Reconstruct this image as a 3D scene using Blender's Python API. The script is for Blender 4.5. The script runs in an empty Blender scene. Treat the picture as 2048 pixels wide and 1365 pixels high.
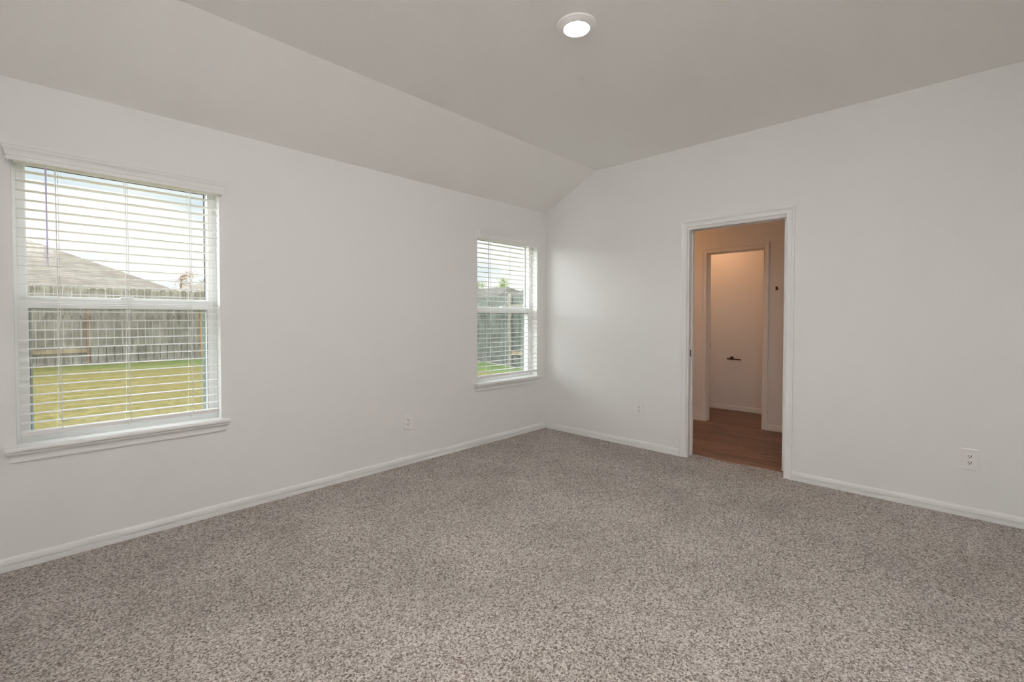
import bpy, math, random
import numpy as np
from mathutils import Vector, Matrix

scene = bpy.context.scene
C = scene.collection
PI = math.pi

# ------------------------------------------------------------------ camera
FPX, VTOP = 929.65, 655.56
YAW, PIT, ROLL = math.radians(43.656), math.radians(-1.2168), math.radians(.0268)
CAM = Vector((-4.0991, -3.3844, 1.2587))
fwd = Vector((math.cos(YAW)*math.cos(PIT), math.sin(YAW)*math.cos(PIT), math.sin(PIT)))
rgt = Vector((math.sin(YAW), -math.cos(YAW), 0))
up = rgt.cross(fwd)
rgt, up = rgt*math.cos(ROLL)+up*math.sin(ROLL), up*math.cos(ROLL)-rgt*math.sin(ROLL)
cd = bpy.data.cameras.new('camera')
cam = bpy.data.objects.new('camera', cd); C.objects.link(cam)
m = Matrix((rgt, up, -fwd)).transposed().to_4x4(); m.translation = CAM
cam.matrix_world = m
cd.sensor_width = 36; cd.lens = FPX*36/2048; cd.shift_y = (VTOP-682.5)/2048
cd.clip_start = .02; cd.clip_end = 500
scene.camera = cam

# ------------------------------------------------------------------ view, world, sun
vs = scene.view_settings
scene.display_settings.display_device = 'sRGB'
vs.view_transform = 'Standard'; vs.look = 'None'; vs.exposure = 0.0; vs.gamma = 1; vs.use_curve_mapping = False
scene.cycles.max_bounces = 14; scene.cycles.diffuse_bounces = 9; scene.cycles.transparent_max_bounces = 24
scene.cycles.sample_clamp_indirect = 8
scene.cycles.use_denoising = True

ZENITH, GLOW = 3.3, 9.8      # overcast dome: brighter overhead, thin bright cloud low in the north west
world = bpy.data.worlds.new('sky'); scene.world = world; world.use_nodes = True
nt = world.node_tree; N = nt.nodes; N.clear()
def wn(t, **k):
    n = N.new(t)
    for a, b in k.items(): setattr(n, a, b)
    return n
tc = wn('ShaderNodeTexCoord'); mp = wn('ShaderNodeMapping'); mp.inputs['Scale'].default_value = (1, 1, 3.2)
mp.inputs['Location'].default_value = (.35, .1, .2)
n1 = wn('ShaderNodeTexNoise'); n1.inputs['Scale'].default_value = 3.1; n1.inputs['Detail'].default_value = 7; n1.inputs['Roughness'].default_value = .55
cr = wn('ShaderNodeValToRGB')
cr.color_ramp.elements[0].position = .34; cr.color_ramp.elements[0].color = (.70, .83, .90, 1)
cr.color_ramp.elements[1].position = .58; cr.color_ramp.elements[1].color = (1.12, 1.12, 1.10, 1)
e = cr.color_ramp.elements.new(.46); e.color = (.88, .95, .97, 1)
e = cr.color_ramp.elements.new(.72); e.color = (.86, .89, .91, 1)
bg = wn('ShaderNodeBackground'); bg.inputs['Strength'].default_value = 1.1
sx = wn('ShaderNodeSeparateXYZ'); zr = wn('ShaderNodeMapRange')
zr.interpolation_type = 'SMOOTHSTEP'
for i_, v_ in ((1, .26), (2, .75), (3, 1.0), (4, ZENITH)): zr.inputs[i_].default_value = v_
dt = wn('ShaderNodeVectorMath', operation='DOT_PRODUCT'); dt.inputs[1].default_value = Vector((-.68, .66, .31)).normalized()
lr = wn('ShaderNodeMapRange'); lr.interpolation_type = 'SMOOTHSTEP'
for i_, v_ in ((1, .80), (2, 1.0), (3, 0.0), (4, GLOW)): lr.inputs[i_].default_value = v_
sm = wn('ShaderNodeMath', operation='ADD'); vm = wn('ShaderNodeVectorMath', operation='SCALE')
wo = wn('ShaderNodeOutputWorld')
L = nt.links.new
L(tc.outputs['Generated'], mp.inputs['Vector']); L(mp.outputs[0], n1.inputs['Vector']); L(n1.outputs['Fac'], cr.inputs[0])
L(tc.outputs['Generated'], sx.inputs[0]); L(sx.outputs[2], zr.inputs[0]); L(tc.outputs['Generated'], dt.inputs[0]); L(dt.outputs['Value'], lr.inputs[0])
L(zr.outputs[0], sm.inputs[0]); L(lr.outputs[0], sm.inputs[1]); L(cr.outputs[0], vm.inputs[0]); L(sm.outputs[0], vm.inputs[3])
L(vm.outputs[0], bg.inputs['Color']); L(bg.outputs[0], wo.inputs['Surface'])

FLASH = 1060.0
sd = bpy.data.lights.new('sun', 'SUN'); sd.energy = .35; sd.angle = math.radians(12); sd.color = (1, .93, .82)
so = bpy.data.objects.new('sun', sd); C.objects.link(so)
so.rotation_euler = Vector((-.45, .75, -1.1)).to_track_quat('-Z', 'Y').to_euler(); so.location = (8, -10, 20)

# the photographer's flash, held up behind the camera and bounced off the ceiling and walls there
fd = bpy.data.lights.new('bounce_flash', 'SPOT'); fd.energy = FLASH; fd.color = (1, .99, 1.0); fd.spot_size = math.radians(120); fd.spot_blend = .8; fd.shadow_soft_size = .05
fo = bpy.data.objects.new('bounce_flash', fd); C.objects.link(fo); fo.location = (-4.02, -3.62, 1.85)
fo.rotation_euler = Vector((-.05, -.22, 1)).to_track_quat('-Z', 'Y').to_euler()

LED_STRENGTH = 122.0
WC_LAMP = 20.0
HALL_LAMP = 26.0

# ------------------------------------------------------------------ material helpers
def mat(name, col, rough=.5, spec=.5, metal=0, bump=None, vary=None, extra=None):
    M = bpy.data.materials.new(name); M.use_nodes = True
    t = M.node_tree; b = t.nodes['Principled BSDF']
    b.inputs['Base Color'].default_value = (*col, 1); b.inputs['Roughness'].default_value = rough
    b.inputs['Specular IOR Level'].default_value = spec; b.inputs['Metallic'].default_value = metal
    co = t.nodes.new('ShaderNodeTexCoord')
    if bump:
        sc, st, dist = bump
        n = t.nodes.new('ShaderNodeTexNoise'); n.inputs['Scale'].default_value = sc; n.inputs['Detail'].default_value = 3
        t.links.new(co.outputs['Object'], n.inputs['Vector'])
        bp = t.nodes.new('ShaderNodeBump'); bp.inputs['Strength'].default_value = st; bp.inputs['Distance'].default_value = dist
        t.links.new(n.outputs['Fac'], bp.inputs['Height']); t.links.new(bp.outputs[0], b.inputs['Normal'])
    if vary:
        sc, c2 = vary
        n = t.nodes.new('ShaderNodeTexNoise'); n.inputs['Scale'].default_value = sc; n.inputs['Detail'].default_value = 4
        t.links.new(co.outputs['Object'], n.inputs['Vector'])
        mx = t.nodes.new('ShaderNodeMix'); mx.data_type = 'RGBA'
        mx.inputs[6].default_value = (*col, 1); mx.inputs[7].default_value = (*c2, 1)
        t.links.new(n.outputs['Fac'], mx.inputs[0]); t.links.new(mx.outputs[2], b.inputs['Base Color'])
    return M
def ramp(t, stops):
    r = t.nodes.new('ShaderNodeValToRGB'); el = r.color_ramp.elements
    while len(el) > 1: el.remove(el[-1])
    el[0].position = stops[0][0]; el[0].color = (*stops[0][1], 1)
    for p, c in stops[1:]:
        q = el.new(p); q.color = (*c, 1)
    return r
def emis(name, col, s):
    M = bpy.data.materials.new(name); M.use_nodes = True
    t = M.node_tree; t.nodes.clear()
    em = t.nodes.new('ShaderNodeEmission'); em.inputs[0].default_value = (*col, 1); em.inputs[1].default_value = s
    o = t.nodes.new('ShaderNodeOutputMaterial'); t.links.new(em.outputs[0], o.inputs[0]); return M

WALL = (.845, .84, .832)
M_wall = mat('wall_paint', WALL, .65, .25, bump=(140, .12, .002))
M_ceil = mat('ceiling_paint', (.90, .89, .872), .8, .1, bump=(90, .22, .003))
M_trim = mat('trim_paint', (.86, .857, .848), .35, .45, bump=(30, .03, .001))
M_vinyl = mat('window_vinyl', (.86, .87, .865), .35, .5)
M_blind = mat('blind_vinyl', (.90, .895, .885), .32, .5, bump=(60, .03, .0006))
M_val = mat('valance_vinyl', (.84, .835, .825), .4, .4, bump=(40, .04, .0006))
M_cord = mat('blind_cord', (.94, .935, .92), .7, .2, bump=(900, .3, .0005))
M_wand = mat('tilt_wand_plastic', (.74, .66, .95), .2, .5, bump=(200, .05, .0003))  # clear plastic wand; the purple light fringe is put into its colour
_t = M_wand.node_tree; _tl = _t.nodes.new('ShaderNodeBsdfTranslucent'); _tl.inputs[0].default_value = (.90, .84, 1, 1); _mx = _t.nodes.new('ShaderNodeMixShader'); _mx.inputs[0].default_value = .75
_t.links.new(_t.nodes['Principled BSDF'].outputs[0], _mx.inputs[1]); _t.links.new(_tl.outputs[0], _mx.inputs[2]); _t.links.new(_mx.outputs[0], _t.nodes['Material Output'].inputs[0])
M_plate = mat('outlet_plastic', (.87, .85, .84), .3, .5)
M_dark = mat('dark_slot', (.03, .028, .025), .6, .2)
M_bronze = mat('bronze_metal', (.055, .03, .018), .38, .5, .7)
M_chrome = mat('chrome_metal', (.75, .76, .78), .15, .5, 1)
M_seal = mat('window_gasket', (.10, .10, .10), .6, .2)
M_track = mat('dark_track', (.12, .11, .10), .6, .2)
M_led = emis('led_diffuser', (1, .965, .94), LED_STRENGTH)
M_wclamp = emis('warm_bulb', (1, .53, .27), WC_LAMP)
M_hlamp = emis('warm_hall_bulb', (1, .49, .21), HALL_LAMP)

# insect screen cloth: fine grey mesh, partly see-through
M_screen = bpy.data.materials.new('screen_mesh'); M_screen.use_nodes = True
t = M_screen.node_tree; t.nodes.clear()
a_ = t.nodes.new('ShaderNodeBsdfTransparent'); b_ = t.nodes.new('ShaderNodeBsdfDiffuse'); b_.inputs[0].default_value = (.16, .16, .16, 1)
c_ = t.nodes.new('ShaderNodeMixShader'); c_.inputs[0].default_value = .17; d_ = t.nodes.new('ShaderNodeOutputMaterial')
t.links.new(a_.outputs[0], c_.inputs[1]); t.links.new(b_.outputs[0], c_.inputs[2]); t.links.new(c_.outputs[0], d_.inputs[0])
M_scrframe = mat('screen_frame_paint', (.36, .44, .42), .5, .3)

# window glass: mostly clear with a mirror share that grows at grazing angles
M_glass = bpy.data.materials.new('window_glass'); M_glass.use_nodes = True
t = M_glass.node_tree; t.nodes.clear()
tr = t.nodes.new('ShaderNodeBsdfTransparent'); tr.inputs[0].default_value = (.968, .975, .970, 1)
gl = t.nodes.new('ShaderNodeBsdfGlossy'); gl.inputs['Roughness'].default_value = .01
lw = t.nodes.new('ShaderNodeLayerWeight'); lw.inputs[0].default_value = .5
pw = t.nodes.new('ShaderNodeMath'); pw.operation = 'POWER'; pw.inputs[1].default_value = 5; t.links.new(lw.outputs['Facing'], pw.inputs[0])
fr = t.nodes.new('ShaderNodeMapRange'); fr.inputs[3].default_value = .042; fr.inputs[4].default_value = 1; t.links.new(pw.outputs[0], fr.inputs[0])
mx = t.nodes.new('ShaderNodeMixShader'); om = t.nodes.new('ShaderNodeOutputMaterial')
t.links.new(fr.outputs[0], mx.inputs[0]); t.links.new(tr.outputs[0], mx.inputs[1]); t.links.new(gl.outputs[0], mx.inputs[2]); t.links.new(mx.outputs[0], om.inputs[0])

# carpet: speckled twist pile
def carpet_mat():
    M = bpy.data.materials.new('carpet_pile'); M.use_nodes = True
    t = M.node_tree; b = t.nodes['Principled BSDF']; b.inputs['Roughness'].default_value = .95
    b.inputs['Specular IOR Level'].default_value = .05
    b.inputs['Sheen Weight'].default_value = .12; b.inputs['Sheen Roughness'].default_value = .5
    co = t.nodes.new('ShaderNodeTexCoord')
    wob = t.nodes.new('ShaderNodeTexNoise'); wob.inputs['Scale'].default_value = 120; wob.inputs['Detail'].default_value = 1
    t.links.new(co.outputs['Object'], wob.inputs['Vector'])
    ad = t.nodes.new('ShaderNodeMix'); ad.data_type = 'VECTOR'; ad.inputs[0].default_value = .012
    t.links.new(co.outputs['Object'], ad.inputs[4]); t.links.new(wob.outputs['Color'], ad.inputs[5])
    v = t.nodes.new('ShaderNodeTexVoronoi'); v.inputs['Scale'].default_value = 185
    t.links.new(ad.outputs[1], v.inputs['Vector'])
    sep = t.nodes.new('ShaderNodeSeparateColor'); t.links.new(v.outputs['Color'], sep.inputs[0])
    n = t.nodes.new('ShaderNodeTexNoise'); n.inputs['Scale'].default_value = 95; n.inputs['Detail'].default_value = 2
    t.links.new(co.outputs['Object'], n.inputs['Vector'])
    mm = t.nodes.new('ShaderNodeMix'); mm.data_type = 'FLOAT'; mm.inputs[0].default_value = .42
    t.links.new(sep.outputs[0], mm.inputs[2]); t.links.new(n.outputs['Fac'], mm.inputs[3])
    r = ramp(t, [(.0, (.042, .029, .021)), (.24, (.085, .064, .050)), (.36, (.215, .182, .155)), (.52, (.385, .345, .312)), (.72, (.56, .518, .487)), (1, (.74, .70, .675))])
    t.links.new(mm.outputs[0], r.inputs[0])
    big = t.nodes.new('ShaderNodeTexNoise'); big.inputs['Scale'].default_value = 1.7; big.inputs['Detail'].default_value = 4; big.inputs['Roughness'].default_value = .6
    t.links.new(co.outputs['Object'], big.inputs['Vector'])
    rb = ramp(t, [(.36, (.84, .83, .82)), (.64, (1.10, 1.10, 1.11))])
    t.links.new(big.outputs['Fac'], rb.inputs[0])
    mu = t.nodes.new('ShaderNodeMix'); mu.data_type = 'RGBA'; mu.blend_type = 'MULTIPLY'; mu.inputs[0].default_value = 1
    t.links.new(r.outputs[0], mu.inputs[6]); t.links.new(rb.outputs[0], mu.inputs[7]); t.links.new(mu.outputs[2], b.inputs['Base Color'])
    inv = t.nodes.new('ShaderNodeMath'); inv.operation = 'SUBTRACT'; inv.inputs[0].default_value = 1
    t.links.new(v.outputs['Distance'], inv.inputs[1])
    bp = t.nodes.new('ShaderNodeBump'); bp.inputs['Strength'].default_value = .7; bp.inputs['Distance'].default_value = .006
    t.links.new(inv.outputs[0], bp.inputs['Height']); t.links.new(bp.outputs[0], b.inputs['Normal'])
    return M
M_carpet = carpet_mat()

def plank_mat():
    M = bpy.data.materials.new('vinyl_plank'); M.use_nodes = True
    t = M.node_tree; b = t.nodes['Principled BSDF']; b.inputs['Roughness'].default_value = .38
    b.inputs['Specular IOR Level'].default_value = .35
    co = t.nodes.new('ShaderNodeTexCoord'); mp = t.nodes.new('ShaderNodeMapping'); mp.inputs['Rotation'].default_value = (0, 0, PI/2)
    t.links.new(co.outputs['Object'], mp.inputs[0])
    br = t.nodes.new('ShaderNodeTexBrick'); br.inputs['Scale'].default_value = 1; br.offset = .37
    br.inputs['Brick Width'].default_value = 1.2; br.inputs['Row Height'].default_value = .15
    br.inputs['Mortar Size'].default_value = .0012; br.inputs['Color1'].default_value = (.20, .098, .062, 1)
    br.inputs['Color2'].default_value = (.115, .056, .036, 1); br.inputs['Mortar'].default_value = (.02, .01, .008, 1)
    t.links.new(mp.outputs[0], br.inputs[0])
    m2 = t.nodes.new('ShaderNodeMapping'); m2.inputs['Scale'].default_value = (26, 2.2, 1); t.links.new(co.outputs['Object'], m2.inputs[0])
    n = t.nodes.new('ShaderNodeTexNoise'); n.inputs['Scale'].default_value = 1.6; n.inputs['Detail'].default_value = 6; n.inputs['Distortion'].default_value = .6
    t.links.new(m2.outputs[0], n.inputs[0])
    r = ramp(t, [(.32, (.42, .38, .36)), (.48, (.95, .93, .92)), (.60, (1.35, 1.35, 1.3)), (.72, (2.1, 2.1, 2.0))]); t.links.new(n.outputs['Fac'], r.inputs[0])
    mu = t.nodes.new('ShaderNodeMix'); mu.data_type = 'RGBA'; mu.blend_type = 'MULTIPLY'; mu.inputs[0].default_value = 1
    t.links.new(br.outputs['Color'], mu.inputs[6]); t.links.new(r.outputs[0], mu.inputs[7]); t.links.new(mu.outputs[2], b.inputs['Base Color'])
    return M
M_plank = plank_mat()

def fence_mat(name, a, bcol, knots=True):
    M = bpy.data.materials.new(name); M.use_nodes = True
    t = M.node_tree; b = t.nodes['Principled BSDF']; b.inputs['Roughness'].default_value = .85; b.inputs['Specular IOR Level'].default_value = .1
    co = t.nodes.new('ShaderNodeTexCoord'); mp = t.nodes.new('ShaderNodeMapping'); mp.inputs['Scale'].default_value = (14, 14, 1.6)
    t.links.new(co.outputs['Object'], mp.inputs[0])
    n = t.nodes.new('ShaderNodeTexNoise'); n.inputs['Scale'].default_value = 1.4; n.inputs['Detail'].default_value = 6; n.inputs['Distortion'].default_value = 1.2
    t.links.new(mp.outputs[0], n.inputs[0])
    r = ramp(t, [(.28, a), (.5, tuple((x+y)/2 for x, y in zip(a, bcol))), (.72, bcol)]); t.links.new(n.outputs['Fac'], r.inputs[0])
    n2 = t.nodes.new('ShaderNodeTexNoise'); n2.inputs['Scale'].default_value = 3.5; n2.inputs['Detail'].default_value = 3
    t.links.new(co.outputs['Object'], n2.inputs[0])
    r2 = ramp(t, [(.35, (.72, .71, .68)), (.65, (1.12, 1.12, 1.12))]); t.links.new(n2.outputs['Fac'], r2.inputs[0])
    mu = t.nodes.new('ShaderNodeMix'); mu.data_type = 'RGBA'; mu.blend_type = 'MULTIPLY'; mu.inputs[0].default_value = 1
    t.links.new(r.outputs[0], mu.inputs[6]); t.links.new(r2.outputs[0], mu.inputs[7]); t.links.new(mu.outputs[2], b.inputs['Base Color'])
    return M
M_fence = fence_mat('weathered_cedar', (.18, .165, .142), (.47, .445, .40))
M_fence2 = fence_mat('dark_grey_cedar', (.075, .085, .078), (.24, .26, .24))  # same grain as the other cedar, in darker grey-green tones
M_newwood = fence_mat('fresh_pine_rail', (.34, .26, .17), (.52, .43, .31))
M_redwood = fence_mat('red_brown_post', (.30, .19, .13), (.46, .31, .22))
M_orange = fence_mat('orange_stained_post', (.46, .25, .11), (.62, .38, .20))

def lawn_mat():
    M = bpy.data.materials.new('lawn_grass'); M.use_nodes = True
    t = M.node_tree; b = t.nodes['Principled BSDF']; b.inputs['Roughness'].default_value = .9; b.inputs['Specular IOR Level'].default_value = .1
    co = t.nodes.new('ShaderNodeTexCoord')
    n = t.nodes.new('ShaderNodeTexNoise'); n.inputs['Scale'].default_value = 14; n.inputs['Detail'].default_value = 8; n.inputs['Roughness'].default_value = .75
    t.links.new(co.outputs['Object'], n.inputs[0])
    r = ramp(t, [(.30, (.055, .055, .012)), (.43, (.150, .130, .030)), (.55, (.240, .200, .062)), (.68, (.36, .30, .13))]); t.links.new(n.outputs['Fac'], r.inputs[0])
    rg = ramp(t, [(.30, (.050, .085, .022)), (.45, (.12, .19, .052)), (.6, (.19, .27, .085)), (.75, (.27, .33, .15))]); t.links.new(n.outputs['Fac'], rg.inputs[0])
    s = t.nodes.new('ShaderNodeSeparateXYZ'); t.links.new(co.outputs['Object'], s.inputs[0])
    n3 = t.nodes.new('ShaderNodeTexNoise'); n3.inputs['Scale'].default_value = .8; n3.inputs['Detail'].default_value = 3; t.links.new(co.outputs['Object'], n3.inputs[0])
    # greener growth: a band along the back fence and towards the side fence
    mr = t.nodes.new('ShaderNodeMapRange'); mr.inputs[1].default_value = 9.0; mr.inputs[2].default_value = 11.2; t.links.new(s.outputs[1], mr.inputs[0])
    mr2 = t.nodes.new('ShaderNodeMapRange'); mr2.inputs[1].default_value = 0; mr2.inputs[2].default_value = 3.5; t.links.new(s.outputs[0], mr2.inputs[0])
    mxx = t.nodes.new('ShaderNodeMath'); mxx.operation = 'MAXIMUM'; t.links.new(mr.outputs[0], mxx.inputs[0]); t.links.new(mr2.outputs[0], mxx.inputs[1])
    ml = t.nodes.new('ShaderNodeMath'); ml.operation = 'MULTIPLY'; t.links.new(mxx.outputs[0], ml.inputs[0])
    mw = t.nodes.new('ShaderNodeMapRange'); mw.inputs[1].default_value = -4.2; mw.inputs[2].default_value = -2.2; mw.inputs[3].default_value = .25; t.links.new(s.outputs[0], mw.inputs[0])
    m5 = t.nodes.new('ShaderNodeMath'); m5.operation = 'MULTIPLY'; t.links.new(mxx.outputs[0], m5.inputs[0]); t.links.new(mw.outputs[0], m5.inputs[1]); t.links.new(m5.outputs[0], ml.inputs[0])
    r3 = t.nodes.new('ShaderNodeMapRange'); r3.inputs[1].default_value = .3; r3.inputs[2].default_value = .55; t.links.new(n3.outputs['Fac'], r3.inputs[0]); t.links.new(r3.outputs[0], ml.inputs[1])
    mx = t.nodes.new('ShaderNodeMix'); mx.data_type = 'RGBA'; t.links.new(ml.outputs[0], mx.inputs[0]); t.links.new(r.outputs[0], mx.inputs[6]); t.links.new(rg.outputs[0], mx.inputs[7])
    t.links.new(mx.outputs[2], b.inputs['Base Color'])
    return M
M_lawn = lawn_mat()

def shingle_mat(name, c1, c2):
    M = bpy.data.materials.new(name); M.use_nodes = True
    t = M.node_tree; b = t.nodes['Principled BSDF']; b.inputs['Roughness'].default_value = .9; b.inputs['Specular IOR Level'].default_value = .1
    co = t.nodes.new('ShaderNodeTexCoord'); s = t.nodes.new('ShaderNodeSeparateXYZ'); t.links.new(co.outputs['Object'], s.inputs[0])
    cb = t.nodes.new('ShaderNodeCombineXYZ'); a = t.nodes.new('ShaderNodeMath'); a.operation = 'ADD'
    t.links.new(s.outputs[0], a.inputs[0]); t.links.new(s.outputs[1], a.inputs[1]); t.links.new(a.outputs[0], cb.inputs[0]); t.links.new(s.outputs[2], cb.inputs[1])
    br = t.nodes.new('ShaderNodeTexBrick'); br.inputs['Scale'].default_value = 1; br.inputs['Brick Width'].default_value = .3; br.inputs['Row Height'].default_value = .065
    br.inputs['Mortar Size'].default_value = .006; br.inputs['Color1'].default_value = (*c1, 1); br.inputs['Color2'].default_value = (*c2, 1)
    br.inputs['Mortar'].default_value = (*[x*.6 for x in c2], 1)
    t.links.new(cb.outputs[0], br.inputs[0]); t.links.new(br.outputs[0], b.inputs['Base Color']); return M
M_roof = shingle_mat('tan_shingles', (.27, .240, .205), (.195, .168, .14))
M_roof2 = shingle_mat('grey_green_shingles', (.155, .150, .135), (.11, .105, .094))
M_brick = mat('neighbour_brick', (.72, .68, .62), .9, .1, vary=(3, (.6, .55, .5)))
M_fascia = mat('fascia_paint', (.6, .57, .52), .7, .2)
M_extbrick = mat('outer_brick', (.52, .44, .38), .9, .1, vary=(6, (.42, .33, .28)))
M_bark = mat('tree_bark', (.22, .17, .13), .9, .1, bump=(30, .5, .02))
M_leaf_g = mat('green_leaves', (.20, .30, .09), .7, .2, vary=(3, (.36, .44, .18)))
M_leaf_o = mat('autumn_leaves', (.42, .22, .11), .7, .2, vary=(3, (.50, .33, .22)))

# ------------------------------------------------------------------ mesh helpers
class MB:
    def __init__(s): s.v = []; s.f = []
    def box(s, x0, x1, y0, y1, z0, z1):
        b = len(s.v); s.v += [(x0,y0,z0),(x1,y0,z0),(x1,y1,z0),(x0,y1,z0),(x0,y0,z1),(x1,y0,z1),(x1,y1,z1),(x0,y1,z1)]
        s.f += [tuple(b+i for i in q) for q in ((0,3,2,1),(4,5,6,7),(0,1,5,4),(1,2,6,5),(2,3,7,6),(3,0,4,7))]; return s
    def loft(s, rings, closed=True, caps=True):
        b = len(s.v); n = len(rings[0])
        for r in rings: s.v += [tuple(p) for p in r]
        for k in range(len(rings)-1):
            for i in range(n if closed else n-1):
                j = (i+1) % n
                s.f.append((b+k*n+i, b+k*n+j, b+(k+1)*n+j, b+(k+1)*n+i))
        if caps:
            s.f.append(tuple(b+i for i in reversed(range(n)))); s.f.append(tuple(b+(len(rings)-1)*n+i for i in range(n)))
        return s
    def tube(s, pts, r, n=8, caps=True):
        pts = [Vector(p) for p in pts]; rings = []
        rs = r if isinstance(r, (list, tuple)) else [r]*len(pts)
        for i, p in enumerate(pts):
            d = (pts[min(i+1, len(pts)-1)]-pts[max(i-1, 0)]).normalized()
            a = d.cross(Vector((0, 0, 1)) if abs(d.z) < .9 else Vector((1, 0, 0))).normalized(); c = d.cross(a)
            rings.append([p+(a*math.cos(2*PI*k/n)+c*math.sin(2*PI*k/n))*rs[i] for k in range(n)])
        return s.loft(rings, True, caps)
    def lathe(s, prof, cen, axis='z', n=32):
        rings = []
        for r, h in prof:
            ring = []
            for k in range(n):
                a = 2*PI*k/n; u, v = r*math.cos(a), r*math.sin(a)
                p = {'z': (u, v, h), 'x': (h, u, v), 'y': (u, h, v)}[axis]
                ring.append((cen[0]+p[0], cen[1]+p[1], cen[2]+p[2]))
            rings.append(ring)
        return s.loft(rings)
    def build(s, name, material, parent=None, smooth=False, bevel=0):
        me = bpy.data.meshes.new(name); me.from_pydata(s.v, [], s.f); me.update()
        import bmesh
        bm = bmesh.new(); bm.from_mesh(me); bmesh.ops.recalc_face_normals(bm, faces=bm.faces); bm.to_mesh(me); bm.free()
        if smooth:
            for p in me.polygons: p.use_smooth = True
        me.materials.append(material)
        o = bpy.data.objects.new(name, me); C.objects.link(o)
        if parent: o.parent = parent; o.matrix_parent_inverse = parent.matrix_basis.inverted()
        if bevel:
            bv = o.modifiers.new('bevel', 'BEVEL'); bv.width = bevel; bv.segments = 2; bv.limit_method = 'ANGLE'
        return o
def cells(xs, ys, zs, void):
    """solid made of grid cells; void(cx,cy,cz) cells are left out"""
    mb = MB(); idx = {}
    nx, ny, nz = len(xs)-1, len(ys)-1, len(zs)-1
    solid = lambda i, j, k: 0 <= i < nx and 0 <= j < ny and 0 <= k < nz and not void((xs[i]+xs[i+1])/2, (ys[j]+ys[j+1])/2, (zs[k]+zs[k+1])/2)
    def vid(i, j, k):
        if (i, j, k) not in idx: idx[(i, j, k)] = len(mb.v); mb.v.append((xs[i], ys[j], zs[k]))
        return idx[(i, j, k)]
    for i in range(nx):
        for j in range(ny):
            for k in range(nz):
                if not solid(i, j, k): continue
                q = [((-1,0,0), [(0,0,0),(0,0,1),(0,1,1),(0,1,0)]), ((1,0,0), [(1,0,0),(1,1,0),(1,1,1),(1,0,1)]),
                     ((0,-1,0), [(0,0,0),(1,0,0),(1,0,1),(0,0,1)]), ((0,1,0), [(0,1,0),(0,1,1),(1,1,1),(1,1,0)]),
                     ((0,0,-1), [(0,0,0),(0,1,0),(1,1,0),(1,0,0)]), ((0,0,1), [(0,0,1),(1,0,1),(1,1,1),(0,1,1)])]
                for (a, b, c), vs_ in q:
                    if not solid(i+a, j+b, k+c): mb.f.append(tuple(vid(i+x, j+y, k+z) for x, y, z in vs_))
    return mb
def struct(o, label=None):
    o['kind'] = 'structure'
    if label: o['label'] = label
    return o
def thing(name, loc, label, cat, group=None, kind=None):
    o = bpy.data.objects.new(name, None); C.objects.link(o); o.location = loc; o.empty_display_size = .1
    o['label'] = label; o['category'] = cat
    if group: o['group'] = group
    if kind: o['kind'] = kind
    bpy.context.view_layer.update()
    return o
def tag(o, label, cat, group=None, kind=None):
    o['label'] = label; o['category'] = cat
    if group: o['group'] = group
    if kind: o['kind'] = kind
    return o
def empty_struct(name, loc, label):
    o = bpy.data.objects.new(name, None); C.objects.link(o); o.location = loc; o['kind'] = 'structure'; o['label'] = label
    bpy.context.view_layer.update(); return o

# ------------------------------------------------------------------ room shell
RX, RY = -4.285, -3.90           # room runs X RX..0, Y RY..0
H1, H2, SL = 2.44, 2.778, .672
WZ = 2.95
WT = .20
# window openings in the wall Y = 0
WIN = [(-4.137, -3.240), (-1.043, -.146)]
WZ0, WZ1 = .590, 2.100
def v_left(x, y, z): return any(a < x < b and WZ0 < z < WZ1 for a, b in WIN)
struct(cells([RX-.12, WIN[0][0], WIN[0][1], WIN[1][0], WIN[1][1], .12], [0, WT], [-.35, WZ0, WZ1, WZ], v_left)
       .build('wall_left', M_wall))
# door wall, X 0..0.12, with a doorway and the pocket the sliding door goes into
DY0, DY1, DZ = -2.440, -1.628, 2.075
def v_right(x, y, z):
    if DY0 < y < DY1 and z < DZ: return True
    return DY0-.80 < y < DY0 and .035 < x < .088 and 0 < z < DZ
struct(cells([0, .035, .088, .12], [RY-.12, DY0-.80, DY0, DY1, 0], [-.05, 0, DZ, WZ], v_right).build('wall_right', M_wall))
struct(MB().box(RX-.12, 0, RY-.12, RY, -.05, WZ).build('wall_rear', M_wall))
struct(MB().box(RX-.12, RX, RY, 0, -.05, WZ).build('wall_near', M_wall))
pc = [(0.05, H1-.025), (0, H1), (-SL, H2), (RY-.05, H2), (RY-.05, H2+.14), (-SL-.02, H2+.14), (.05, H1+.13)]
cb = MB(); cb.loft([[(RX-.05, y, z) for y, z in pc], [(.05, y, z) for y, z in pc]]); struct(cb.build('ceiling', M_ceil))

# floor: carpet with an uneven cut edge in the doorway
random.seed(4)
fm = MB(); fm.box(RX, 0.002, RY, 0, -.04, 0)
n = 90; ring_t = []; b0 = len(fm.v)
y0, y1 = DY0+.018, DY1-.018
for i in range(n+1):
    y = y0+(y1-y0)*i/n
    xe = .138 + .012*math.sin(i*.09) + random.uniform(-.004, .004)
    fm.v += [(0, y, 0), (xe-.006, y, -.0005+random.uniform(-.002, .002)), (xe, y, -.02)]
for i in range(n):
    a = b0+i*3; c = a+3
    fm.f += [(a, c, c+1, a+1), (a+1, c+1, c+2, a+2)]
floor = struct(fm.build('floor', M_carpet))

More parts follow.
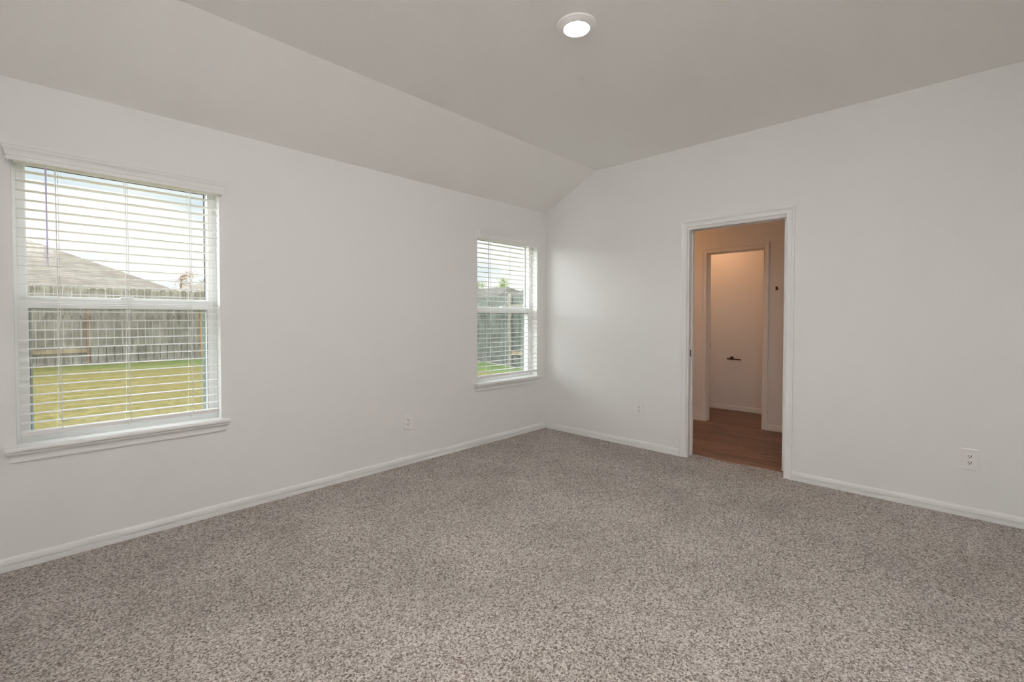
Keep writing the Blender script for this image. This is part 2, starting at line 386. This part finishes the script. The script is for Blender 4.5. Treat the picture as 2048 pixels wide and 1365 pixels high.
# hall and small water-closet room beyond the door
HX, HW = 1.675, .115
WX0, WX1 = HX+HW, 2.612
struct(MB().box(.12, WX1, -3.3, 0, -.06, -.012).box(.003, .12, DY0+.002, DY1-.002, -.06, -.012).build('floor', M_plank))
OY0, OY1, OZ = -1.820, -1.160, 2.062     # opening between hall and closet
struct(cells([HX, WX0], [-3.3, OY0, OY1, .2], [-.05, OZ, 2.5], lambda x, y, z: OY0 < y < OY1 and z < OZ).build('wall_hall_far', M_wall))
struct(MB().box(.12, HX, 0, .2, -.05, 2.5).build('wall_hall_left', M_wall))
struct(MB().box(.12, HX, -3.42, -3.3, -.05, 2.5).build('wall_hall_right', M_wall))
struct(MB().box(WX1, WX1+.12, -2.4, -.3, -.05, 2.5).build('wall_closet_back', M_wall))
struct(MB().box(WX0, WX1, -.62, -.5, -.05, 2.5).build('wall_closet_left', M_wall))
struct(MB().box(WX0, WX1, -2.25, -2.13, -.05, 2.5).build('wall_closet_right', M_wall))
struct(MB().box(.12, WX1+.12, -3.42, .2, 2.44, 2.54).build('ceiling', M_ceil))

# baseboards
BB = [(0, 0), (.0140, 0), (.0140, .022), (.0136, .0250), (.0020, .0255), (.0020, .0325), (.0122, .0335), (.0120, .040), (.0105, .052), (.0080, .060), (.0040, .0645), (0, .066)]
def baseboard(name, p, q, out, z0=0):
    """along p->q, standing out from the wall towards `out`"""
    mb = MB(); o = Vector((*out, 0))
    rings = []
    for e, s in ((p, 1), (q, -1)):
        rings.append([Vector((*e, 0)) + o*d + Vector((0, 0, z0+z)) for d, z in BB])
    mb.loft(rings); return struct(mb.build(name, M_trim))
CASW = .058
baseboard('baseboard_left', (RX, 0), (0, 0), (0, -1))
baseboard('baseboard_right', (0, 0), (0, -1.581), (-1, 0))
baseboard('baseboard_right', (0, -2.4815), (0, RY), (-1, 0))
baseboard('baseboard_rear', (RX, RY), (0, RY), (0, 1))
baseboard('baseboard_near', (RX, RY), (RX, 0), (1, 0))
baseboard('baseboard_hall', (HX, 0), (HX, -1.115), (-1, 0), -.012)
baseboard('baseboard_hall', (HX, -1.866), (HX, -3.3), (-1, 0), -.012)
baseboard('baseboard_closet', (WX1, -.62), (WX1, -2.13), (-1, 0), -.012)

# ------------------------------------------------------------------ door casings and jambs
CP = [(0, 0), (0, .0075), (.0015, .0105), (.005, .0115), (.0085, .0105), (.010, .0075), (.013, .0072), (.022, .0080), (.032, .0095), (.038, .0120), (.042, .0155), (.047, .0175), (.053, .0175), (.057, .0155), (.058, .012), (.058, 0)]
def casing(name, X, ya, yb, ztop, sgn, z0, parent):
    """three sided mitred moulding on the plane X, opening ya<yb, standing out towards sgn"""
    rings = []
    rings.append([(X+sgn*d, yb+u, z0) for u, d in CP])
    rings.append([(X+sgn*d, yb+u, ztop+u) for u, d in CP])
    rings.append([(X+sgn*d, ya-u, ztop+u) for u, d in CP])
    rings.append([(X+sgn*d, ya-u, z0) for u, d in CP])
    return MB().loft(rings).build(name, M_trim, parent)
d1 = empty_struct('door_1', (0, (DY0+DY1)/2, 0), 'white pocket door frame between the carpeted bedroom and the wood floored hall')
JY1, JY0, JZ = -1.646, -2.424, 2.055
casing('casing', 0, JY0, JY1+.004, JZ+.010, -1, 0, d1)
casing('casing', .12, JY0, JY1+.004, JZ+.010, 1, -.012, d1)
jm = MB(); jm.box(0, .12, JY1, DY1, 0, DZ)
for x0, x1 in ((.006, .038), (.085, .118)): jm.box(x0, x1, JY1-.010, JY1, 0, JZ)
jm.build('jamb', M_trim, d1)
MB().box(0, .033, DY0, JY0, 0, DZ).box(.090, .12, DY0, JY0, 0, DZ).build('jamb', M_trim, d1)
MB().box(0, .036, JY0, JY1, JZ, DZ).box(.085, .12, JY0, JY1, JZ, DZ).box(.006, .036, JY0, JY1-.010, JZ-.012, JZ).box(.087, .118, JY0, JY1-.010, JZ-.012, JZ).build('head_jamb', M_trim, d1)
MB().box(.038, .083, JY0, JY1, DZ-.012, DZ-.001).build('track', M_track, d1)
dp = MB().box(.044, .079, DY0-.74, -2.400, .038, 2.040).build('door_panel', M_trim, d1, bevel=.002)
MB().box(.060, .082, JY1-.0015, JY1, .906, .968).build('strike_plate', M_dark, d1)

d2 = empty_struct('door_2', (HX, (OY0+OY1)/2, 0), 'second cased opening in the hall leading to the warmly lit closet')
J2a, J2b, J2z = OY0+.018, OY1-.018, OZ-.018
casing('casing', HX, J2a-.005, J2b+.005, J2z+.005, -1, -.012, d2)
MB().box(HX, WX0, J2b, OY1, -.012, OZ).build('jamb', M_trim, d2)
MB().box(HX, WX0, OY0, J2a, -.012, OZ).build('jamb', M_trim, d2)
MB().box(HX, WX0, J2a, J2b, J2z, OZ).build('head_jamb', M_trim, d2)
MB().box(HX+.040, HX+.075, J2b-.011, J2b, -.012, J2z).box(HX+.040, HX+.075, J2a, J2a+.011, -.012, J2z).box(HX+.040, HX+.075, J2a+.011, J2b-.011, J2z-.011, J2z).build('door_stop', M_trim, d2)
MB().box(HX+.080, HX+.112, J2b-.0015, J2b, .885, .945).build('strike_plate', M_bronze, d2)

# ------------------------------------------------------------------ windows
def make_window(i, xa, xb, desc):
    w = empty_struct('window_%d' % i, ((xa+xb)/2, .1, WZ0), desc)
    z0, z1 = .605, WZ1
    fy0, fy1 = .082, .165         # vinyl frame depth
    FW = .045
    fr = cells([xa, xa+FW, xb-FW, xb], [fy0, fy1], [z0-.015, z0+.030, z1-FW, z1], lambda x, y, z: xa+FW < x < xb-FW and z0+.03 < z < z1-FW)
    fr.box(xa+.015, xa+.018, fy0-.004, fy0, z0, z1); fr.box(xb-.018, xb-.015, fy0-.004, fy0, z0, z1)
    fr.build('window_frame', M_vinyl, w, bevel=.002)
    gi0, gi1 = xa+FW, xb-FW
    zr0, zr1 = 1.306, 1.372
    # fixed upper pane, further out, held by a slim bead
    MB().box(gi0, gi1, .143, .149, zr1-.02, z1-FW).build('upper_pane', M_glass, w)
    bd = MB(); t_ = .005
    bd.box(gi0, gi0+t_, .136, .156, zr1, z1-FW).box(gi1-t_, gi1, .136, .156, zr1, z1-FW).box(gi0+t_, gi1-t_, .136, .156, z1-FW-t_, z1-FW)
    bd.build('upper_bead', M_vinyl, w)
    sl = MB(); sl.box(gi1-t_-.0035, gi1-t_, .134, .142, zr1, z1-FW-t_).box(gi0+t_, gi1-t_, .134, .137, z1-FW-t_-.0030, z1-FW-t_).build('gasket', M_seal, w)
    # meeting rail of the upper part
    MB().box(gi0, gi1, .125, .162, zr1-.045, zr1).build('upper_rail', M_vinyl, w, bevel=.002)
    # half screen outside the lower sash
    scr = cells([gi0, gi0+.018, gi1-.018, gi1], [.166, .174], [z0+.03, z0+.048, zr0, zr0+.018], lambda x, y, z: gi0+.018 < x < gi1-.018 and z0+.048 < z < zr0).build('screen_frame', M_scrframe, w)
    MB().box(gi0+.018, gi1-.018, .1695, .1705, z0+.048, zr0).build('screen_cloth', M_screen, scr)
    # movable lower sash
    s0, s1 = xa+.022, xb-.022
    SW = .030
    sh = cells([s0, s0+SW, s1-SW, s1], [.084, .122], [z0+.016, .648, zr0, zr1-.006], lambda x, y, z: s0+SW < x < s1-SW and .648 < z < zr0)
    # moulded ledge and lift rail lines on the meeting rail
    sh.box(s0, s1, .078, .084, zr1-.020, zr1-.012).box(s0+.08, s1-.12, .079, .084, zr0+.018, zr0+.022).box(s0+SW, s1-SW, .080, .084, z0+.045, z0+.050)
    sa = sh.build('lower_sash', M_vinyl, w, bevel=.002)
    g = MB(); g.box(s0+SW, s1-SW, .086, .089, zr0-.003, zr0).box(s0+SW, s0+SW+.002, .086, .089, .648, zr0).box(s1-SW-.002, s1-SW, .086, .089, .648, zr0)
    g.build('gasket', M_seal, sa)
    lp = MB().box(s0+SW, s1-SW, .099, .105, .648, zr0).build('lower_pane', M_glass, sa)
    lk = MB(); xm = (xa+xb)/2
    lk.box(xm-.03, xm+.03, .074, .120, zr1-.006, zr1+.004).box(xm-.005, xm+.028, .068, .08, zr1+.004, zr1+.010)
    lk.build('sash_lock', M_vinyl, sa, bevel=.002)
    # stool and apron
    st = MB()
    prof = [(.090, .590), (.090, .612), (-.038, .612), (-.043, .6095), (-.0455, .604), (-.0455, .597), (-.043, .592), (-.038, .590)]
    st.loft([[(xa+.0005, y, z) for y, z in prof if y > 0] + [(xa+.0005, 0.0005, .612), (xa+.0005, .0005, .590)], [(xb-.0005, y, z) for y, z in prof if y > 0] + [(xb-.0005, .0005, .612), (xb-.0005, .0005, .590)]]) if False else None
    st.box(xa, xb, 0, .084, .588, .612)
    hp = [(0, .588), (0, .612)] + prof[2:]
    st.loft([[(xa-.040, y, z) for y, z in hp], [(xb+.040, y, z) for y, z in hp]])
    st.build('window_sill', M_trim, w)
    ap = [(0, .588), (-.034, .588), (-.034, .582), (-.030, .576), (-.022, .571), (-.0155, .563), (-.0135, .553), (-.0135, .5475), (-.0150, .5455), (-.0150, .538), (-.0135, .5350), (0, .5350)]
    def ring(x, s): return [(x + s*(.034+y)*.62, y, z) for y, z in ap]
    am = MB(); am.loft([ring(xa-.036, 1), ring(xb+.036, -1)])
    am.build('apron', M_trim, w)
    return w
make_window(1, *WIN[0], 'large white vinyl window nearer the camera with the raised view of lawn and fence')
make_window(2, *WIN[1], 'white vinyl window next to the room corner')

# ------------------------------------------------------------------ blinds
def make_blind(xa, xb, label):
    t = thing('window_blind', ((xa+xb)/2, 0, 2.0), label, 'window blind', 'white slatted blinds in the two windows')
    # valance: crown profile, mitred returns to the wall
    vp = [(.0, 2.029), (.003, 2.026), (.006, 2.026), (.009, 2.029), (.010, 2.040), (.0075, 2.043), (.0075, 2.047), (.011, 2.051), (.012, 2.063), (.015, 2.073), (.020, 2.081), (.0215, 2.086), (.0215, 2.092), (.024, 2.096), (.024, 2.103), (.0, 2.103)]
    y0 = -.048
    x0, x1 = xa-.007, xb+.001
    rings = [[(x0-d, 0, z) for d, z in vp], [(x0-d, y0-d, z) for d, z in vp], [(x1+d, y0-d, z) for d, z in vp], [(x1+d, 0, z) for d, z in vp]]
    rings = [[(min(p[0], 0) if p[0] < 0 else p[0], p[1], p[2]) for p in r] for r in rings]
    MB().loft(rings).build('valance', M_val, t)
    MB().box(xa+.008, xb-.010, -.034, .022, 2.030, 2.086).build('headrail', M_blind, t, bevel=.003)
    # slats, slightly crowned, open flat
    sl = MB(); sx0, sx1 = xa+.014, xb-.014
    YC, DEP, TH = .012, .050, .0030
    zs = [1.9915 - k*.0470 for k in range(28)]
    for k, z in enumerate(zs):
        a0 = math.radians(random.uniform(-.7, .7))
        dz = random.uniform(-.0008, .0008)
        sec = []
        for u in np.linspace(-.5, .5, 7): sec.append((u*DEP, .0022*(1-4*u*u)+TH/2))
        for u in np.linspace(.5, -.5, 7): sec.append((u*DEP, .0022*(1-4*u*u)-TH/2))
        ca, sa = math.cos(a0), math.sin(a0)
        jx = random.uniform(-.0015, .0015)
        sl.loft([[(x+jx, YC+y*ca-w*sa, z+dz+y*sa+w*ca) for y, w in sec] for x in (sx0, sx1)])
    sl.build('slat_panel', M_blind, t)
    zb = zs[-1]-.0470
    br = MB(); br.box(sx0, sx1, YC-.026, YC+.026, zb-.016, zb+.006); rail = br.build('bottom_rail', M_blind, t, bevel=.003)
    gx = MB(); gx.box(sx0+.001, sx1-.001, YC-.0268, YC-.0255, zb-.004, zb-.002).build('groove', M_val, rail)
    for k, fx in enumerate((.158, .437, .735)):
        x = xa+fx
        lc = MB()
        for s in (-1, 1):
            yy = YC+s*.0275
            # two thin strings a few millimetres apart, splaying a little at the bottom
            for dx in (0,):
                pts = [(x+dx, yy, 2.03), (x+dx+.001, yy, 1.3), (x+dx+.003*s*-1, yy, .9), (x+dx-.006*s, yy, zb+.05), (x+dx-.010*s, yy, zb+.006)]
                lc.tube(pts, .0013, 5)
        for z in zs: lc.tube([(x, YC-.0275, z-.003), (x, YC+.0275, z-.003)], .0006, 4)
        lc.tube([(x+.008, YC-.0262, 2.03), (x+.009, YC-.0262, 1.2), (x+.008, YC-.0262, zb+.004)], .0013, 5)
        lo = lc.build('ladder_cord', M_cord, t)
        # bow of string where the ladder meets the rail
        bw = MB(); bw.tube([(x-.022, YC-.027, zb-.004), (x-.016, YC-.030, zb+.004), (x-.006, YC-.029, zb+.006), (x+.008, YC-.030, zb+.007), (x+.020, YC-.029, zb+.002), (x+.026, YC-.027, zb-.005)], .0011, 5)
        bw.build('cord_bow', M_cord, lo)
        pl = MB(); pl.lathe([(.0, 0), (.008, 0), (.0085, -.003), (.006, -.006), (0, -.006)], (x+.002, YC-.012, zb-.0162), 'z', 14)
        pl.build('cord_plug', M_val, lo)
    wx = xa+.122
    wd = MB(); wd.tube([(wx, -.030, 2.028), (wx, -.031, 1.995), (wx+.001, -.031, 1.52)], .0038, 6)
    wo_ = wd.build('tilt_wand', M_wand, t); wo_['label'] = 'translucent tilt wand, tinted lavender for colour fringing'
    MB().lathe([(.0, 0), (.006, 0), (.006, -.014), (.003, -.018), (0, -.018)], (wx, -.030, 2.034), 'z', 12).build('wand_hook', M_cord, wo_)
    for dx in (.028, .040):
        cx = xb-dx
        lf = MB(); lf.tube([(cx, -.030, 2.03), (cx+.001, -.030, 1.7), (cx, -.030, 1.36)], .0011, 5)
        lo = lf.build('lift_cord', M_cord, t)
        MB().lathe([(.0, .03), (.003, .028), (.006, .006), (.007, 0), (.0, 0)], (cx, -.030, 1.33), 'z', 12).build('cord_tassel', M_val, lo, smooth=True)
    return t
random.seed(11)
make_blind(*WIN[0], 'white slatted window blind with tilt wand tinted for lavender fringing, in the large left window')
make_blind(*WIN[1], 'white slatted window blind in the narrow looking window beside the room corner')

# ------------------------------------------------------------------ outlets
def make_outlet(loc, axis, label):
    t = thing('electrical_outlet', loc, label, 'electrical outlet', 'white duplex wall outlets')
    # local frame: u along wall, outwards n
    def P(u, d, z):
        return (loc[0]+u, loc[1]-d, loc[2]+z) if axis == 'x' else (loc[0]-d, loc[1]+u, loc[2]+z)
    def rr(w, h, r, d, cx=0, cz=0, n=5):
        out = []
        for sx, sz, a0 in ((1, 1, 0), (-1, 1, 90), (-1, -1, 180), (1, -1, 270)):
            for k in range(n):
                a = math.radians(a0+90*k/(n-1)); out.append(P(cx+sx*(w/2-r)+r*math.cos(a), d, cz+sz*(h/2-r)+r*math.sin(a)))
        return out
    W_, H_ = .088, .134
    MB().loft([rr(W_, H_, .004, 0), rr(W_, H_, .004, .002), rr(W_-.004, H_-.004, .004, .0048), rr(W_-.010, H_-.010, .004, .0058)]).build('cover_plate', M_plate, t)
    for cz in (.0195, -.0195):
        o = MB().loft([rr(.034, .028, .012, .0058, 0, cz), rr(.034, .028, .012, .0080, 0, cz), rr(.032, .026, .011, .0086, 0, cz)]).build('receptacle', M_plate, t)
        s = MB()
        for cx, h in ((-.0066, .0105), (.0066, .0088)):
            s.loft([rr(.0036, h, .0004, .0085, cx, cz+.003, 2), rr(.0036, h, .0004, .0091, cx, cz+.003, 2)])
        s.loft([rr(.0066, .0060, .0028, .0085, 0, cz-.0072), rr(.0066, .0060, .0028, .0091, 0, cz-.0072)])
        s.build('socket_slot', M_dark, o)
    MB().loft([rr(.006, .006, .0029, .0058), rr(.005, .005, .0024, .0072)]).build('screw', M_val, t)
    return t
make_outlet((-1.844, 0, .364), 'x', 'white double wall outlet between the two windows')
make_outlet((0, -1.178, .374), 'y', 'white double wall outlet between the room corner and the doorway')
make_outlet((0, -3.462, .366), 'y', 'white double wall outlet low on the wall far right of the doorway')

# ------------------------------------------------------------------ lights
lt = thing('ceiling_light', (-2.098, -1.938, H2), 'round flush white ceiling light, lit, on the flat ceiling', 'ceiling light')
MB().lathe([(.103, H2), (.104, H2-.004), (.101, H2-.009), (.096, H2-.0105), (.094, H2-.012), (.076, H2-.020), (.067, H2-.0215), (.0655, H2-.0205), (.0655, H2-.016), (.0, H2-.016)], (-2.098, -1.938, 0), 'z', 64).build('trim_ring', M_plate, lt, smooth=False)
MB().lathe([(.0, H2-.0165), (.0645, H2-.0165), (.0645, H2-.0195), (.056, H2-.0215), (.03, H2-.0225), (.0, H2-.0227)], (-2.098, -1.938, 0), 'z', 48).build('diffuser', M_led, lt, smooth=True)
def dome(x, y, z, r, label, M):
    o = thing('ceiling_light', (x, y, z), label, 'ceiling light')
    MB().lathe([(0, z), (r*1.1, z), (r*1.1, z-.02), (r, z-.025), (0, z-.025)], (x, y, 0), 'z', 32).build('base', M_plate, o)
    MB().lathe([(0, z-.025)] + [(r*.96*math.cos(a), z-.025-r*.6*math.sin(a)) for a in np.linspace(0, 1.45, 9)] + [(0, z-.025-r*.6)], (x, y, 0), 'z', 32).build('glass_shade', M, o, smooth=True)
dome(WX0+.36, -1.02, 2.44, .11, 'warm glowing dome light on the closet ceiling beyond the second opening', M_wclamp)
dome(.80, -.62, 2.44, .13, 'warm glowing dome light on the hall ceiling left of the doorway', M_hlamp)

# ------------------------------------------------------------------ small fittings beyond the door
ph = thing('toilet_paper_holder', (WX1, -1.165, .695), 'bronze toilet paper holder on the closet back wall', 'toilet paper holder')
MB().lathe([(0, 0), (.024, 0), (.024, -.006), (.016, -.011), (.008, -.014), (.008, -.062), (0, -.062)], (WX1, -1.165, .703), 'x', 20).build('mount', M_bronze, ph)
MB().tube([(WX1-.060, -1.122, .697), (WX1-.060, -1.165, .697), (WX1-.060, -1.298, .691)], .0085, 10).build('arm', M_bronze, ph, smooth=True)
hk = thing('robe_hook', (HX, -1.945, 1.585), 'small bronze and chrome hook on the hall wall right of the second opening', 'wall hook')
MB().box(HX-.005, HX, -1.950, -1.930, 1.566, 1.606).build('back_plate', M_bronze, hk, bevel=.002)
MB().tube([(HX-.005, -1.952, 1.575), (HX-.028, -1.955, 1.572), (HX-.040, -1.956, 1.583), (HX-.040, -1.956, 1.596)], [.006, .006, .006, .008], 10).build('hook', M_bronze, hk, smooth=True)
MB().lathe([(0, 0), (.007, 0), (.008, -.004), (0, -.007)], (HX-.036, -1.957, 1.584), 'x', 12).build('knob', M_chrome, hk, smooth=True)

# ------------------------------------------------------------------ garden
def gz(y): return float(np.interp(y, [-2, 0, 4.8, 6.5, 9, 12, 60], [-.32, -.30, -.06, .025, .085, .12, .12]))
gm = MB(); ys = [WT+.02, 1, 2, 3, 4, 4.8, 5.6, 6.5, 7.5, 9, 10.5, 11.83]; xs = [-16, -8, -4, 0, 2.5, 4.77]
for j, y in enumerate(ys):
    for x in xs: gm.v.append((x, y, gz(y)))
for j in range(len(ys)-1):
    for i in range(len(xs)-1): gm.f.append((j*len(xs)+i, j*len(xs)+i+1, (j+1)*len(xs)+i+1, (j+1)*len(xs)+i))
tag(gm.build('lawn', M_lawn), 'yellow green mown lawn between the house and the wooden fences', 'lawn', kind='stuff')
# terrain around the neighbouring plots
tm = MB(); tm.v = [(-90, 12.4, -.6), (120, 12.4, -.6), (120, 160, -.6), (-90, 160, -.6)]; tm.f = [(0, 1, 2, 3)]
tm.v += [(5.0, -30, -.7), (120, -30, -.7), (120, 12.4, -.7), (5.0, 12.4, -.7)]; tm.f.append((4, 5, 6, 7))
tag(tm.build('neighbour_ground', M_lawn), 'ground of the neighbouring plots beyond the fences', 'ground', kind='structure')

def fence(name, label, a, b, nrm, mats, ztop, posts, rails, backrails, seed, pitch=.153, wid=.138):
    """pickets from a to b (xy), nrm points at the viewer's side"""
    random.seed(seed)
    a = Vector(a); b = Vector(b); d = (b-a); Ln = d.length; d.normalize(); nv = Vector(nrm)
    t = thing(name, (a.x, a.y, gz(a.y)), label, 'fence')
    pm = MB(); k = 0; s = 0
    while s < Ln:
        w = wid+random.uniform(-.003, .002); zt = ztop(s)+random.uniform(-.022, .018); off = random.uniform(-.004, .004)
        zb = gz((a+d*s).y)
        ear = .035; th = .016; tl = random.uniform(-.003, .003)
        prof = [(0, zb), (w, zb), (w, zt-ear), (w-ear*.8, zt), (ear*.8, zt), (0, zt-ear)]
        rg = []
        for q in (off, off-th):
            rg.append([tuple((a+d*(s+u+tl*(z-1)))+nv*q)+(z,) for u, z in prof])
        pm.loft(rg); s += pitch+random.uniform(-.0015, .003); k += 1
    pm.build('picket_panel', mats[0], t)
    def bar(nm, s0, s1, q0, q1, z0, z1, M):
        p = []
        for z in (z0, z1):
            p += [tuple(a+d*s0+nv*q0)+(z,), tuple(a+d*s1+nv*q0)+(z,), tuple(a+d*s1+nv*q1)+(z,), tuple(a+d*s0+nv*q1)+(z,)]
        mb = MB(); mb.loft([p[:4], p[4:]]); return mb.build(nm, M, t)
    for s, w, q0, q1, z1, M in posts: bar('post', s-w/2, s+w/2, q0, q1, gz((a+d*s).y)+.002, z1, M)
    for s0, s1, q0, q1, z0, z1, M in rails: bar('rail', s0, s1, q0, q1, z0, z1, M)
    for z0, z1 in backrails: bar('rail', 0, Ln, -.062, -.024, z0, z1, mats[0])
    return t
FY = 11.9
fence('wooden_fence', 'weathered grey wooden picket fence across the back of the lawn', (-9.0, FY), (4.80, FY), (0, -1), [M_fence], lambda s: 1.985,
      [(9.0-3.045, .045, .006, .035, 1.55, M_redwood), (9.0-.69, .075, .006, .045, 1.52, M_orange), (9.0-6.5, .085, .006, .05, 1.55, M_fence)],
      [(9.0-6.45, 9.0-3.07, .01, .045, .405, .500, M_newwood)], [(.08, .56), (1.22, 1.31)], 3)
fence('wooden_fence', 'darker grey wooden fence along the side of the lawn seen through the corner window', (4.85, 11.8), (4.85, 1.5), (-1, 0), [M_fence2],
      lambda s: 1.855-.004*s, [(11.8-5.2, .12, .01, .06, 1.90, M_fence), (11.8-2.6, .10, .01, .05, 1.80, M_fence2), (11.8-8.2, .1, .01, .05, 1.8, M_fence2)],
      [(11.8-5.14, 11.8-2.65, .01, .048, 1.53, 1.61, M_fence), (11.8-5.14, 11.8-2.65, .01, .048, .27, .37, M_newwood)], [(.9, 1.0)], 8, pitch=.1435)

# ------------------------------------------------------------------ neighbouring houses
def house(label, x0, x1, y0, y1, zg, ze, R0, R1, Mr, axis='x', vents=()):
    """walls and a hipped roof: eave rectangle at ze, ridge from R0 to R1"""
    t = thing('house', ((x0+x1)/2, (y0+y1)/2, zg), label, 'house')
    MB().box(x0+.4, x1-.4, y0+.4, y1-.4, zg, ze-.02).build('wall', M_brick, t)
    r = MB(); r.v = [(x0, y0, ze), (x1, y0, ze), (x1, y1, ze), (x0, y1, ze), R0, R1]
    r.f = [(0, 1, 5, 4), (1, 2, 5), (2, 3, 4, 5), (3, 0, 4), (0, 3, 2, 1)] if axis == 'x' else [(0, 1, 4), (1, 2, 5, 4), (2, 3, 5), (3, 0, 4, 5), (0, 3, 2, 1)]
    rf = r.build('roof', Mr, t)
    f = MB(); f.box(x0, x1, y0-.02, y0, ze-.16, ze).box(x0, x1, y1, y1+.02, ze-.16, ze).box(x0-.02, x0, y0, y1, ze-.16, ze).box(x1, x1+.02, y0, y1, ze-.16, ze)
    f.build('fascia', M_fascia, t)
    for (vx, vy, vz, s) in vents:
        v = MB(); v.lathe([(0, 0), (s, 0), (s, s*.7), (s*1.5, s*.7), (s*1.3, s*1.2), (0, s*1.3)], (vx, vy, vz), 'z', 12); v.build('roof_vent', M_seal, rf)
    return t
house('house with a big tan shingled hip roof behind the back fence', -22, -.35, 14.8, 24, -.6, 2.0, (-17, 19.3, 3.88), (-3.97, 19.3, 3.88), M_roof)
house('house with a tan shingled roof rising at the right of the large window', .2, 7.4, 17, 26, -.6, 2.1, (3.4, 20.2, 3.8), (4.2, 22, 3.8), M_roof, 'y')
house('low house with a grey green shingled roof beyond the side fence', 9.0, 17, 11.0, 26, -.7, 1.45, (13, 13.2, 2.83), (13, 22, 2.83), M_roof2, 'y', vents=((11.3, 14.2, 2.18, .10),))
house('house with a higher grey shingled roof at the right of the corner window', 8.2, 17, 2.0, 10.6, -.7, 1.5, (12.4, 5.5, 4.0), (12.4, 6.4, 4.0), M_roof2, 'y', vents=((10.2, 8.4, 2.55, .14),))

# ------------------------------------------------------------------ trees
def tree(label, x, y, h, spread, Ml, seed, nleaf, cl, z0=-.6, lean=0):
    random.seed(seed)
    t = thing('tree', (x, y, z0), label, 'tree')
    tk = MB(); tips = []
    top = Vector((x+lean, y, z0+h*.94))
    tk.tube([(x, y, z0), (x+lean*.3, y, z0+h*.4), tuple(top)], [h*.022, h*.016, h*.005], 8)
    for k in range(16):
        f = random.uniform(.5, .95); st = Vector((x+lean*f, y, z0+h*f)); a = random.uniform(0, 2*PI)
        ln = spread*random.uniform(.45, 1)*(1.25-f*.6)
        en = st+Vector((math.cos(a)*ln, math.sin(a)*ln, ln*random.uniform(.15, .6)))
        md = (st+en)/2+Vector((0, 0, ln*.06))
        tk.tube([tuple(st), tuple(md), tuple(en)], [h*.007, h*.005, h*.002], 5); tips += [en, md, (md+en)/2]
        for q in range(3):
            e2 = md.lerp(en, random.uniform(.1, 1))+Vector((random.uniform(-1, 1), random.uniform(-1, 1), random.uniform(-.2, .9)))*ln*.3
            tk.tube([tuple(md.lerp(en, .4)), tuple(e2)], [h*.003, h*.0015], 4); tips.append(e2)
    tk.build('trunk', M_bark, t, smooth=True)
    lf = MB()
    for tip in tips:
        for q in range(nleaf):
            c = tip+Vector([random.gauss(0, cl*w) for w in (1, 1, .55)])
            s = cl*random.uniform(.12, .26)
            u = Vector([random.gauss(0, 1) for _ in range(3)]).normalized(); v = u.cross(Vector([random.gauss(0, 1) for _ in range(3)])).normalized()
            b = len(lf.v); lf.v += [tuple(c-u*s), tuple(c+v*s*.5), tuple(c+u*s), tuple(c-v*s*.5)]; lf.f.append((b, b+1, b+2, b+3))
    lf.build('foliage', Ml, t)
tree('sparse tree with rusty autumn leaves between the two roofs', 7.15, 55.0, 6.5, 1.9, M_leaf_o, 5, 14, .30)
tree('bare thin tree behind the right hand roof in the large window', 9.9, 58.0, 6.6, .9, M_leaf_o, 9, 1, .2)
tree('open crowned green tree at the left edge of the corner window', 56.9, 64.0, 9.2, 1.6, M_leaf_g, 21, 30, .46)
tree('wide green tree above the low roof in the corner window', 63.2, 64.0, 9.7, 2.1, M_leaf_g, 27, 32, .52)
